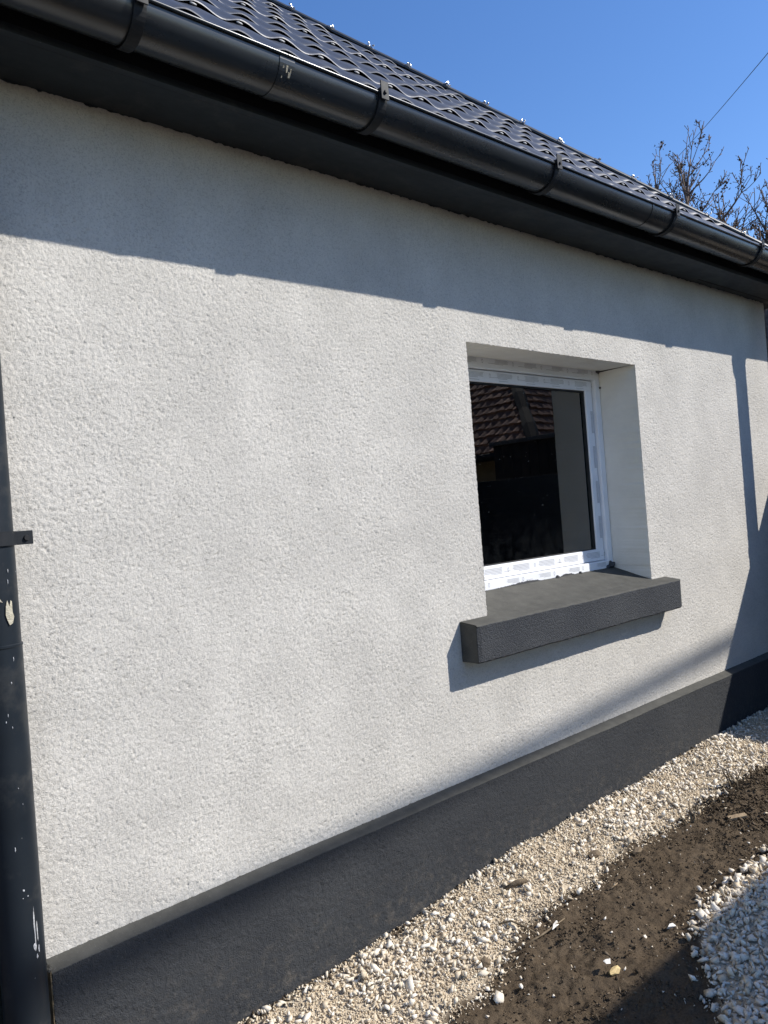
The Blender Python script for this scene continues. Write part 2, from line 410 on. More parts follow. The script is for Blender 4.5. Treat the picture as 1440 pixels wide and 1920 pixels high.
# limestone strip along the plinth
A, sA = place(70000, .9, 5.4, -.62, -.05, lambda x, y: p_strip(x, y), .003, .0075, 1.7, .2)
B, sB = place(14000, .9, 5.4, -.62, -.055, lambda x, y: p_strip(x, y)*(.25+.75*patch(x, y)), .006, .0165, 1.8, .25, .006)
Cc, sC = place(3400, .9, 5.4, -.62, -.06, lambda x, y: p_strip(x, y)*np.clip(.20*patch(x, y)+.85*edge(x, y)*patch(x+3, y), 0, 1), .012, .024, 1.9, .2, .006)
g1 = scatter('gravel', np.concatenate([B, Cc]), np.concatenate([sB, sC]), ROCK, M['gravel'])
tag(g1, 'strip of pale crushed limestone along the dark plinth', 'gravel', None, 'stuff')
g1f = scatter('gravel_grit', A, sA, GRIT, M['grit'], g1); g1f['kind'] = 'stuff'
# second bed
A, sA = place(40000, 1.7, 5.4, -1.9, -.65, p_bed2, .003, .007, 1.8, .2)
B, sB = place(27000, 1.6, 5.4, -1.9, -.65, lambda x, y: p_bed2(x, y), .007, .018, 1.6, .25, .006)
Cc, sC = place(3600, 1.5, 4.6, -1.9, -.65, lambda x, y: np.clip(p_bed2(x, y)*(.35+.6*np.exp(-((b2(x)-y-.03)/.06)**2)), 0, 1), .013, .024, 1.9, .2, .006)
g2 = scatter('gravel', np.concatenate([B, Cc]), np.concatenate([sB, sC]), ROCK, M['gravel'])
tag(g2, 'half shaded spread of white crushed stone beyond the bare soil', 'gravel', None, 'stuff')
g2f = scatter('gravel_grit', A, sA, GRIT, M['grit'], g2); g2f['kind'] = 'stuff'
# soil crumbs and stray chips
def p_soil(x, y): return (1-p_strip(x, y))*(1-p_bed2(x, y))*(y < -.2)
A, sA = place(60000, 1.0, 4.9, -1.5, -.3, lambda x, y: p_soil(x, y)*np.clip((fbm(x*9, y*9, 3, 91)-.30)*4, .12, 1), .0018, .0068, 2.4, .2)
A2, sA2 = place(2600, 1.0, 4.9, -1.5, -.3, lambda x, y: p_soil(x, y)*np.clip((fbm(x*6, y*6, 3, 92)-.36)*4, 0, 1), .005, .012, 2.4, .45)
A = np.concatenate([A, A2]); sA = np.concatenate([sA, sA2])
Bm, sBm = place(2600, 3.15, 4.2, -.72, -.38, lambda x, y: p_soil(x, y)*.8, .004, .013, 2.2, .1, .006)
Wg, sWg = place(500, 1.0, 5.2, -.10, -.05, lambda x, y: (fbm(x*5, x*0+4, 2, 77) > .5)*1.0, .005, .012, 2, .1)
cr = scatter('soil_crumbs', np.concatenate([A, Bm, Wg]), np.concatenate([sA, sBm, sWg]), GRIT, M['crumb'])
tag(cr, 'loose dark crumbs lying over the bare soil', 'soil', None, 'stuff')
A, sA = place(2600, 1.0, 4.9, -1.5, -.3, lambda x, y: p_soil(x, y)*np.clip(.30+np.exp(-((y-b1(x))/.05)**2), 0, 1), .0022, .0095, 3.2, .25)
sc_ = scatter('stray_gravel_chips', A, sA, GRIT, M['gravel'])
tag(sc_, 'small white chips strewn across the dark soil', 'gravel', None, 'stuff')

# ------------------------------------------------------------------ the house
house = empty('house', (3.0, 0, 0))
tag(house, 'white plastered single storey house with anthracite roof, gutter and plinth', 'house')
HX = Vector((3.0, 0, 0))
def part(o, parent=house):
    """parent while keeping world placement (all meshes are authored in world metres)"""
    o.parent = parent
    mp = Vector((0, 0, 0)); q = parent
    while q is not None: mp += q.location; q = q.parent
    o.location = -mp if o.type != 'EMPTY' else o.location-mp
    return o
XL, XR = .545, 5.425
ZB, ZT = .431, 2.745
WX0, WX1, WZ0, WZ1 = 2.394, 3.712, 1.048, 2.185
RY = .235
def jit(a): return random.uniform(-a, a)
def nv(x, f, seed): return fbm(np.asarray(x)*f, np.full_like(np.asarray(x, float), .37+seed), 3, seed)-.44
def quads_mesh(name, P, keep, m):
    ny, nx = P.shape[:2]
    i = np.arange((nx-1)*(ny-1)).reshape(ny-1, nx-1)[keep]; r = i//(nx-1); c = i % (nx-1); a = r*nx+c
    f = np.stack([a, a+1, a+nx+1, a+nx], 1)
    used = np.unique(f); mapv = np.zeros(nx*ny, np.int64); mapv[used] = np.arange(len(used)); f = mapv[f]
    v = P.reshape(-1, 3)[used]
    me = bpy.data.meshes.new(name)
    me.vertices.add(len(v)); me.vertices.foreach_set('co', v.astype(np.float32).ravel())
    me.loops.add(f.size); me.loops.foreach_set('vertex_index', f.ravel().astype(np.int32))
    me.polygons.add(len(f)); me.polygons.foreach_set('loop_start', np.arange(0, f.size, 4, dtype=np.int32))
    me.polygons.foreach_set('use_smooth', np.ones(len(f), bool)); me.update(calc_edges=True); me.materials.append(m)
    o = bpy.data.objects.new(name, me); COL.objects.link(o); return o
def grain_height(X, Z, amp):
    # scraped grain of the render coat, in metres
    pat = .65+.7*fbm(X*5, Z*5, 3, 120)
    return amp*pat*(.85*RNG.uniform(0, 1, X.shape)+.60*vnoise(X/.0052, Z/.0052, 121)+.08*vnoise(X/.015, Z/.015, 122)-1.1*(RNG.uniform(0, 1, X.shape) < .07))+.004*(fbm(X*2.2, Z*2.2, 3, 123)-.44)
def steps(a, b, d0, grow=0.0):
    out = [a]
    while out[-1] < b: out.append(out[-1]+d0*(1+grow*(out[-1]-a)))
    out = np.array(out); return a+(out-a)*(b-a)/(out[-1]-a)
def wall_front():
    xs = np.concatenate([steps(XL, WX0, .0038, .12)[:-1], steps(WX0, WX1, .0047, .12)[:-1], steps(WX1, XR, .0058, .10)])
    zs = np.concatenate([[ZB], steps(ZB+.012, WZ0, .0039)[:-1], steps(WZ0, WZ1, .0039)[:-1], steps(WZ1, 2.37, .0039)[:-1], steps(2.37, ZT, .011)])
    X, Z = np.meshgrid(xs, zs); dx = np.gradient(xs)[None, :]; dz = np.gradient(zs)[:, None]
    h = grain_height(X, Z, .0021)
    jx = RNG.uniform(-.36, .36, X.shape)*dx; jz = RNG.uniform(-.36, .36, X.shape)*dz
    ix0, ix1 = np.argmin(abs(xs-WX0)), np.argmin(abs(xs-WX1)); iz0, iz1 = np.argmin(abs(zs-WZ0)), np.argmin(abs(zs-WZ1))
    for ii, sg in ((ix0, 1), (ix1, -1)):       # ragged arrises that overhang the smooth reveal a little
        jx[iz0:iz1+1, ii] = sg*RNG.uniform(0, .0034, iz1-iz0+1); 
    jz[iz1, ix0:ix1+1] = -RNG.uniform(0, .0034, ix1-ix0+1); jz[iz0, ix0:ix1+1] = 0
    jx[:, 0] = 0; jx[:, -1] = RNG.uniform(-.003, 0, len(zs)); jz[-1] = 0; jz[1] *= .2
    jz[0] = .022*nv(xs, 3, 2)+RNG.uniform(-.002, .002, len(xs)); jx[0] = 0
    P = np.stack([X+jx, .0032-h, Z+jz], -1)
    keep = np.ones((len(zs)-1, len(xs)-1), bool); keep[iz0:iz1, ix0:ix1] = False
    return part(quads_mesh('wall', P, keep, M['wall']))
def wall_build():
    bm = bmesh.new()
    def line(p, q, amp, step=.012, axis='x', wav=0):
        n = max(2, int((Vector(q)-Vector(p)).length/step)); out = []
        for i in range(n+1):
            t = i/n; x = p[0]+(q[0]-p[0])*t; z = p[1]+(q[1]-p[1])*t
            if 0 < i < n:
                if axis == 'x': x += jit(amp)+wav*n1(z, 3, 1)
                else: z += jit(amp)+wav*n1(x, 3, 2)
            out.append((x, z))
        return out
    left = line((WX0, WZ0), (WX0, WZ1), .0022); right = line((WX1, WZ0), (WX1, WZ1), .0022)
    top = line((WX0, WZ1), (WX1, WZ1), .0022, axis='z')
    bot = line((XL, ZB), (XR, ZB), .002, axis='z', wav=.022)
    endr = line((XR, ZB), (XR, ZT), .003)
    cache = {}
    def V(x, z, y=0.0):
        k = (round(x, 5), round(y, 5), round(z, 5))
        if k not in cache: cache[k] = bm.verts.new((x, y, z))
        return cache[k]
    def face(pts): bm.faces.new([V(*p) for p in pts])
    lb = bot
    # right end return and left end return
    for a, b in zip(endr[:-1], endr[1:]):
        bm.faces.new((V(*a), V(a[0], a[1], .0+6.0), V(b[0], b[1], 6.0), V(*b)))
    bmesh.ops.triangulate(bm, faces=bm.faces)
    wall = wall_front(); part(obj_bm('wall_return', bm, M['wall']), wall)
    bm = bmesh.new(); bm.faces.new([bm.verts.new(q) for q in ((XL, .0035, ZB), (XL, .0035, ZT), (XL, .9, ZT), (XL, .9, ZB))])
    part(obj_bm('wall_return', bm, M['wall']), wall)
    # smooth render of the reveal
    bm = bmesh.new()
    def strip(edge, flat):
        vs = [bm.verts.new((p[0], .0015, p[1])) for p in edge]; vf = [bm.verts.new((q[0], RY+.012, q[1])) for q in flat]
        for i in range(len(vs)-1): bm.faces.new((vs[i], vs[i+1], vf[i+1], vf[i]))
    strip(left, [(WX0, p[1]) for p in left]); strip(right, [(WX1+.012, p[1]) for p in right])
    strip(top, [(WX0+(p[0]-WX0)*(1+.016/(WX1-WX0)), WZ1+.008) for p in top])
    part(obj_bm('window_reveal', bm, M['reveal']), house)
wall_build()

# ragged strip of dark paint where the soffit meets the wall
def ragged(name, x0, x1, ztop, zlow, y, amp, m, parent, slope=0, step=.006, wav=.02):
    bm = bmesh.new(); n = int((x1-x0)/step); A = []; B = []; Cq = []
    for i in range(n+1):
        x = x0+(x1-x0)*i/n; d = slope*(x-x0)
        zl = zlow+d+amp*(fbm(np.array([x*60]), np.array([1.3]), 3, 8)[0]-.44)*2+wav*n1(x, 2.5, 4)
        A.append(bm.verts.new((x, y, ztop+d))); B.append(bm.verts.new((x, y, zl))); Cq.append(bm.verts.new((x, y+.003, zl-.001)))
    for i in range(n):
        bm.faces.new((A[i], A[i+1], B[i+1], B[i])); bm.faces.new((B[i], B[i+1], Cq[i+1], Cq[i]))
    return part(obj_bm(name, bm, m), parent)

# plinth with its smooth sloping ledge
def plinth_build():
    bm = bmesh.new(); bl = bmesh.new(); x0, x1 = .602, 5.46; n = 420
    prev = None
    pv = None
    for i in range(n+1):
        x = x0+(x1-x0)*i/n
        wz = .012*n1(x, 2.2, 9); wy = .006*n1(x, 3.1, 12)
        yf = -.047+wy; zf = .419+wz+jit(.0003)
        a = bm.verts.new((x, yf, zf)); b = bm.verts.new((x, yf, -.15))
        c = bl.verts.new((x, .02, .441+wz*.4)); d = bl.verts.new((x, yf+.0025, zf+.0015)); e = bl.verts.new((x, yf, zf-.002))
        if prev:
            bl.faces.new((pv[0], c, d, pv[1])); bl.faces.new((pv[1], d, e, pv[2]))
        prev = (a, b); pv = (c, d, e)
    bm.free()
    xs = steps(x0, x1, .005, .14); ts = np.linspace(0, 1, 100)
    X = np.tile(xs, (len(ts), 1)); zf = .419+.012*nv(xs, 2.2, 9)+RNG.uniform(-.0006, .0006, len(xs)); yf = -.047+.006*nv(xs, 3.1, 12)
    Z = zf[None, :]*(1-ts[:, None])-.13*ts[:, None]
    h = grain_height(X, Z, .0024)-.002; h[0] = 0
    P = np.stack([X+RNG.uniform(-.0016, .0016, X.shape), yf[None, :]-h, Z], -1)
    p = part(quads_mesh('plinth', P[::-1], np.ones((len(ts)-1, len(xs)-1), bool), M['plinth']))
    part(obj_bm('ledge', bl, M['ledge']), p)
    bm = bmesh.new(); box(bm, (.5985, -.045, -.1), (.6015, .06, .425)); part(obj_bm('end_face', bm, M['eps']), p)
    bm = bmesh.new(); bmesh.ops.create_icosphere(bm, subdivisions=2, radius=.012, matrix=Matrix.Translation((.6, -.03, .425)) @ Matrix.Diagonal((.7, 1.6, .5, 1)))
    for v in bm.verts: v.co += Vector((jit(.003), jit(.003), jit(.003)))
    part(obj_bm('filler_blob', bm, M['ledge']), p)
plinth_build()

# added recessed wall past the left corner, its dark colour standing in for shade
bm = bmesh.new(); box(bm, (-3, .9, -.1), (XL-.002, 1.1, 2.745)); part(obj_bm('shade_wall', bm, M['plinth']))

# window sill
def sill_build():
    bm = bmesh.new()
    xa, xb = 2.229, 3.845
    def prof(yf): pass
    n = 90; rows = []
    for i in range(n+1):
        x = xa+(xb-xa)*i/n; w_ = .007*n1(x, 5, 14)
        e = .006 if i in (0, n) else 0
        rows.append([(x, .0, 1.053), (x, -.082+e, 1.042+w_), (x, -.091+e, 1.036+w_+jit(.0016)), (x, -.090+e, .900+w_+jit(.002)), (x, -.085+e, .894+w_), (x, .0, .897)])
    V = [[bm.verts.new(p) for p in r] for r in rows]
    for a, b in zip(V[:-1], V[1:]):
        for k in range(1, 5): bm.faces.new((a[k], b[k], b[k+1], a[k+1]))
    for r in (V[0], V[-1]): bm.faces.new(r)
    o = part(obj_bm('window_sill', bm, M['sill']))
    bm = bmesh.new()
    n = 60
    A = []; B = []; Cq = []
    for i in range(n+1):
        x = xa+(xb-xa)*i/n; w_ = .007*n1(x, 5, 14)
        A.append(bm.verts.new((x, -.0895, 1.0375+w_))); B.append(bm.verts.new((x, -.082, 1.0435+w_))); Cq.append(bm.verts.new((x, .0, 1.0545)))
    for i in range(n):
        bm.faces.new((A[i], A[i+1], B[i+1], B[i])); bm.faces.new((B[i], B[i+1], Cq[i+1], Cq[i]))
    q = [bm.verts.new(p) for p in ((WX0-.001, 0, 1.0545), (WX1+.001, 0, 1.0545), (WX1+.012, RY+.02, 1.128), (WX0-.001, RY+.02, 1.128))]
    bm.faces.new(q)
    # smooth left end cheek
    e = [bm.verts.new(p) for p in ((xa-.0012, 0, 1.0535), (xa-.0012, -.083, 1.042), (xa-.0012, -.083, .896), (xa-.0012, 0, .896))]
    bm.faces.new(e)
    part(obj_bm('sill_top', bm, M['ledge']), o)
sill_build()

# ------------------------------------------------------------------ window
def window_build():
    win = empty('window', (3.05, RY, 1.64)); part(win)
    fx0, fx1, fz0, fz1 = 2.385, 3.722, 1.118, 2.200
    def ring(name, x0, x1, z0, z1, wl, wr, wb, wt, ya, yb, m, bev=.004):
        bm = bmesh.new()
        box(bm, (x0, ya, z0), (x1, yb, z0+wb), bev); box(bm, (x0, ya, z1-wt), (x1, yb, z1), bev)
        box(bm, (x0, ya+.0006, z0+wb-.003), (x0+wl, yb-.0006, z1-wt+.003), bev); box(bm, (x1-wr, ya+.0006, z0+wb-.003), (x1, yb-.0006, z1-wt+.003), bev)
        return part(obj_bm(name, bm, m), win)
    fr = ring('window_frame', fx0, fx1, fz0, fz1, .045, .045, .044, .058, RY-.008, RY+.06, M['pvc'])
    sx0, sx1, sz0, sz1 = fx0+.049, fx1-.05, fz0+.046, fz1-.061
    sash = ring('sash', sx0, sx1, sz0, sz1, .062, .062, .062, .056, RY+.012, RY+.072, M['pvc'], .006)
    gx0, gx1, gz0, gz1 = sx0+.062, sx1-.062, sz0+.062, sz1-.056
    ring('gasket', gx0-.003, gx1+.003, gz0-.003, gz1+.003, .010, .012, .007, .010, RY+.022, RY+.05, M['gasket'], .001)
    bm = bmesh.new(); box(bm, (gx0-.001, RY+.034, gz0-.001), (gx1+.001, RY+.0345, gz1+.001)); part(obj_bm('pane', bm, M['glass']), win)
    bm = bmesh.new(); box(bm, (gx1-.022, RY+.052, gz0), (gx1-.010, RY+.064, gz1), .001); part(obj_bm('spacer_bar', bm, M['gasket']), win)
    # dark rebate behind the gap between frame and sash
    ring('rebate_seal', sx0-.006, sx1+.006, sz0-.006, sz1+.006, .012, .012, .012, .012, RY+.03, RY+.05, M['gasket'], .0)
    # printed lines on the protective film: flat print
    bm = bmesh.new()
    def q(x0, z0, x1, z1, y):
        v = [bm.verts.new(p) for p in ((x0, y, z0), (x1, y, z0), (x1, y, z1), (x0, y, z1))]; bm.faces.new(v)
    def block_h(x, zc, y, sc=1.0, flip=1):
        for k in range(5):
            wd = (.115 if k < 4 else .075)*sc*random.uniform(.92, 1.0)
            z = zc+(.011-.0058*k)*sc
            xs = x if flip > 0 else x+.12*sc-wd
            q(xs+jit(.004), z, xs+wd, z+.0026*sc, y)
        if random.random() < .8: q(x-.05*flip+(.1 if flip < 0 else 0), zc-.008, x-.05*flip+.05+(.1 if flip < 0 else 0), zc-.006, y)
        cx = x+.158*sc
        for k in range(8):
            a = k*math.pi/4; r = .0085
            q(cx+.6*r*math.cos(a)-.002, zc+r*math.sin(a)-.0018, cx+.6*r*math.cos(a)+.002, zc+r*math.sin(a)+.0018, y)
    ys, yf = RY+.0112, RY-.0088
    x = fx0+.02
    while x < sx1-.13: block_h(x+.05, sz1-.024, ys); q(x+.06, sz1-.047, x+.13, sz1-.0447, ys); x += .212
    x = fx0-.04
    while x < fx1-.16: block_h(x+.05, fz1-.024, yf, .85); x += .225
    x = sx0-.02
    while x < sx1-.13: block_h(x+.05, sz0+.032, ys, 1.15, -1); x += .205
    x = fx0+.12
    while x < fx1-.12: block_h(x+.05, fz0+.024, yf, .8, -1); x += .25
    part(obj_bm('film_print', bm, M['film'], normals=False), sash)['kind'] = 'stuff'
    bm = bmesh.new()
    z = sz0+.12
    while z < sz1-.2:      # grey tape patches down the right stile
        v = [bm.verts.new(p) for p in ((sx1-.030, ys, z), (sx1-.008, ys, z), (sx1-.008, ys, z+.12), (sx1-.030, ys, z+.12))]; bm.faces.new(v)
        z += .19
    part(obj_bm('film_tape', bm, M['filmgrey'], normals=False), sash)['kind'] = 'stuff'
    # smeared paint at the frame foot, crumbs of foam in the corners
    bm = bmesh.new(); n = 220; A = []; B = []
    for i in range(n+1):
        x = fx0+(3.47-fx0)*i/n
        h = .002+.013*max(0, fbm(np.array([x*7]), np.array([2.2]), 5, 40)[0]-.47)*3.0
        h *= .3+.9*min(1, (x-fx0)/.5)
        A.append(bm.verts.new((x, RY-.0095, fz0-.006))); B.append(bm.verts.new((x, RY-.0095, fz0+h+jit(.002))))
    for i in range(n): bm.faces.new((A[i], A[i+1], B[i+1], B[i]))
    part(obj_bm('paint_smear', bm, M['darkpaint'], normals=False), win)
    bm = bmesh.new()
    for (x, z, s) in ((3.695, 1.135, .026), (3.66, 1.125, .014), (3.705, 2.19, .016), (3.716, 2.1, .007), (3.2, 1.12, .013), (3.4, 1.122, .010)):
        g = bmesh.ops.create_icosphere(bm, subdivisions=2, radius=s, matrix=Matrix.Translation((x, RY-.012, z)) @ Matrix.Diagonal((1, .6, .8, 1)))
        for v in g['verts']: v.co += Vector((jit(s*.25), jit(s*.25), jit(s*.25)))
    part(obj_bm('foam_residue', bm, M['darkpaint']), win)['kind'] = 'stuff'
    # inner handle on the right sash stile
    bm = bmesh.new(); box(bm, (gx1-.012, RY+.073, 1.60), (gx1+.02, RY+.083, 1.67), .003)
    tube(bm, [(gx1, RY+.083, 1.635), (gx1, RY+.115, 1.635), (gx1-.004, RY+.122, 1.60), (gx1-.006, RY+.118, 1.52)], .009, 8)
    part(obj_bm('handle', bm, M['pvc']), win)
    # the deep inner reveal
    bm = bmesh.new(); y0, y1 = RY+.073, RY+.30
    a, b, c, d = gx0-.045, gx1+.030, gz0-.03, gz1+.03
    def fc(*p): bm.faces.new([bm.verts.new(k) for k in p])
    fc((b, y0, c), (b, y1, c), (b, y1, d), (b, y0, d)); fc((a, y0, c), (a, y0, d), (a, y1, d), (a, y1, c))
    fc((a, y0, d), (b, y0, d), (b, y1, d), (a, y1, d))
    part(obj_bm('inner_reveal', bm, M['inner'], normals=False), win)
    bm = bmesh.new(); fc((a, y0, c), (a, y1, c), (b, y1, c), (b, y0, c)); part(obj_bm('inner_sill', bm, M['inner'], normals=False), win)
    # room behind, left and rear walls cut open to light the inner reveal
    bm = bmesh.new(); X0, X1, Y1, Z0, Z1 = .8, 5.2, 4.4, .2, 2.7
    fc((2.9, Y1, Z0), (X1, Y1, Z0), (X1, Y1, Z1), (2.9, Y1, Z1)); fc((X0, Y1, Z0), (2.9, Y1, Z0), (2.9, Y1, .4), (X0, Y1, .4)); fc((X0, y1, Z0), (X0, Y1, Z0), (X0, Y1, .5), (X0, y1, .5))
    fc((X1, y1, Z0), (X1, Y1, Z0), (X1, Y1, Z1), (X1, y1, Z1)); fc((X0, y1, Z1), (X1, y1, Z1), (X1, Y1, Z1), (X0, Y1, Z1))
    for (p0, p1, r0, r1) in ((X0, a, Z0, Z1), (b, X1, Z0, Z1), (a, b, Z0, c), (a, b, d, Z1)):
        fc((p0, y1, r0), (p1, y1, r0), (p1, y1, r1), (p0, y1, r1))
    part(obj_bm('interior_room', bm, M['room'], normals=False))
    bm = bmesh.new(); fc((X0, y1, Z0), (X1, y1, Z0), (X1, Y1, Z0), (X0, Y1, Z0)); part(obj_bm('interior_floor', bm, M['inner'], normals=False))  # floor whitened to bounce sun up to the inner reveal
window_build()

# ------------------------------------------------------------------ eaves: soffit, fascia, gutter
def rise(x): return .0035*(x-1.5)
def eaves():
    bm = bmesh.new(); extrude_profile(bm, [(-.001, 2.711), (-.001, 2.725), (-.188, 2.725), (-.188, 2.711)], -3, 6.05, 60, rise)
    s = part(obj_bm('soffit', bm, M['soffit']))
    bm = bmesh.new(); extrude_profile(bm, [(-.195, 2.707), (-.195, 2.727), (-.219, 2.727), (-.219, 2.707)], -3, 6.06, 60, rise); part(obj_bm('soffit_edge_strip', bm, M['soffit']), s)
    bm = bmesh.new(); extrude_profile(bm, [(-.196, 2.727), (-.196, 2.90), (-.217, 2.90), (-.217, 2.727)], -3, 6.06, 4, rise); part(obj_bm('fascia', bm, M['fascia']))
    # dark groove board near the wall at the far end
    bm = bmesh.new(); extrude_profile(bm, [(-.045, 2.7085), (-.045, 2.711), (-.0485, 2.711), (-.0485, 2.7085)], 4.4, 6.05, 4, rise); part(obj_bm('soffit_groove', bm, M['gasket']), s)
    for (xa, xb) in ((-3, 5.61),):
        ragged('paint_edge', XL, XR, 2.728, 2.709, -.0025, .010, M['soffit'], house, .0035, .006, .01)
eaves()
GY, GZc, GR = -.308, 2.7995, .075
def grise(x): return .006*(x-2.2)
def gutter_build():
    g = None
    joints = [-3.0, 1.30, 3.55, 6.18]
    for i, (xa, xb) in enumerate(zip(joints[:-1], joints[1:])):
        bm = bmesh.new(); prof = []
        N = 28
        for k in range(N+1):
            a = math.pi+math.pi*k/N; prof.append((GY+GR*math.cos(a), GZc+GR*math.sin(a)))
        prof.append((GY+GR, GZc+.012)); prof.append((GY+GR-.002, GZc+.012))
        for k in range(N, -1, -1):
            a = math.pi+math.pi*k/N; prof.append((GY+(GR-.002)*math.cos(a), GZc+(GR-.002)*math.sin(a)))
        for k in range(9):  # rolled lip
            a = -.3+math.pi*1.5*k/8; prof.append((GY-GR-.003+.0052*math.cos(a), GZc+.003+.0052*math.sin(a)))
        extrude_profile(bm, prof, xa+(.001 if i else 0), xb-.001, max(2, int((xb-xa)/.15)), grise)
        o = obj_bm('gutter' if g is None else 'gutter_section', bm, M['gutter'], smooth=True)
        for p in o.data.polygons:
            if len(p.vertices) > 4: p.use_smooth = False
        try: o.data.set_sharp_from_angle(angle=R_(40))
        except Exception: pass
        if g is None: g = part(o)
        else: part(o, g)
    # joint sleeves: slightly larger shells
    for xj, wd in ((1.30, .05), (3.30, .012), (3.55, .10)):
        bm = bmesh.new(); prof = []
        for k in range(25):
            a = math.pi*1.0+math.pi*k/24; prof.append((GY+(GR+.0022)*math.cos(a), GZc+(GR+.0022)*math.sin(a)))
        for k in range(24, -1, -1):
            a = math.pi*1.0+math.pi*k/24; prof.append((GY+(GR+.0004)*math.cos(a), GZc+(GR+.0004)*math.sin(a)))
        extrude_profile(bm, prof, xj-wd/2, xj+wd/2, 1, grise); part(obj_bm('joint_sleeve', bm, M['gutter'], smooth=False), g)
    # brackets
    for xb in (-1.0, -.07, .868, 1.655, 2.565, 3.50, 4.46, 5.42):
        bm = bmesh.new(); prof = []
        zo = grise(xb)
        ro, ri = GR+.007, GR+.0025
        for k in range(25):
            a = math.pi+math.pi*k/24; prof.append((GY+ro*math.cos(a), GZc+ro*math.sin(a)))
        for k in range(24, -1, -1):
            a = math.pi+math.pi*k/24; prof.append((GY+ri*math.cos(a), GZc+ri*math.sin(a)))
        extrude_profile(bm, prof, xb-.016, xb+.016, 1, lambda x: zo)
        b = obj_bm('gutter_bracket', bm, M['bracket']); part(b, g)
        bm = bmesh.new(); box(bm, (xb-.0155, GY-GR-.016, GZc-.02+zo), (xb+.0155, GY-GR-.0118, GZc+.036+zo), .001)
        box(bm, (xb-.015, GY-GR-.012, GZc+.012+zo), (xb+.015, GY+GR, GZc+.016+zo))
        # bolt head
        bmesh.ops.create_cone(bm, cap_ends=True, segments=10, radius1=.006, radius2=.005, depth=.006, matrix=Matrix.Translation((xb, GY-GR-.019, GZc+.002+zo)) @ Matrix.Rotation(R_(90), 4, 'X'))
        me = bpy.data.meshes.new('bracket_tab'); bmesh.ops.recalc_face_normals(bm, faces=bm.faces); bm.to_mesh(me); bm.free(); me.materials.append(M['bracket'])
        # the tab is joined to its bracket
        bb = bmesh.new(); bb.from_mesh(b.data); bb.from_mesh(me); bb.to_mesh(b.data); bb.free()
    # whitish scuffs by the near joint
    bm = bmesh.new()
    for (x, a, l, wd) in ((1.288, 200, .030, .004), (1.30, 197, .018, .006), (1.313, 201, .02, .003), (1.31, 208, .014, .009)):
        for k in range(1):
            vs = []
            for (dx, da) in ((-1, 0), (1, 0), (.7, 1), (-.6, 1)):
                an = R_(a+da*l/GR*57.3); r = GR+.003
                vs.append(bm.verts.new((x+dx*wd*.5, GY+r*math.cos(an), GZc+r*math.sin(an)+grise(x))))
            bm.faces.new(vs)
    part(obj_bm('paint_scuff', bm, M['mortar'], normals=False), g)
gutter_build()

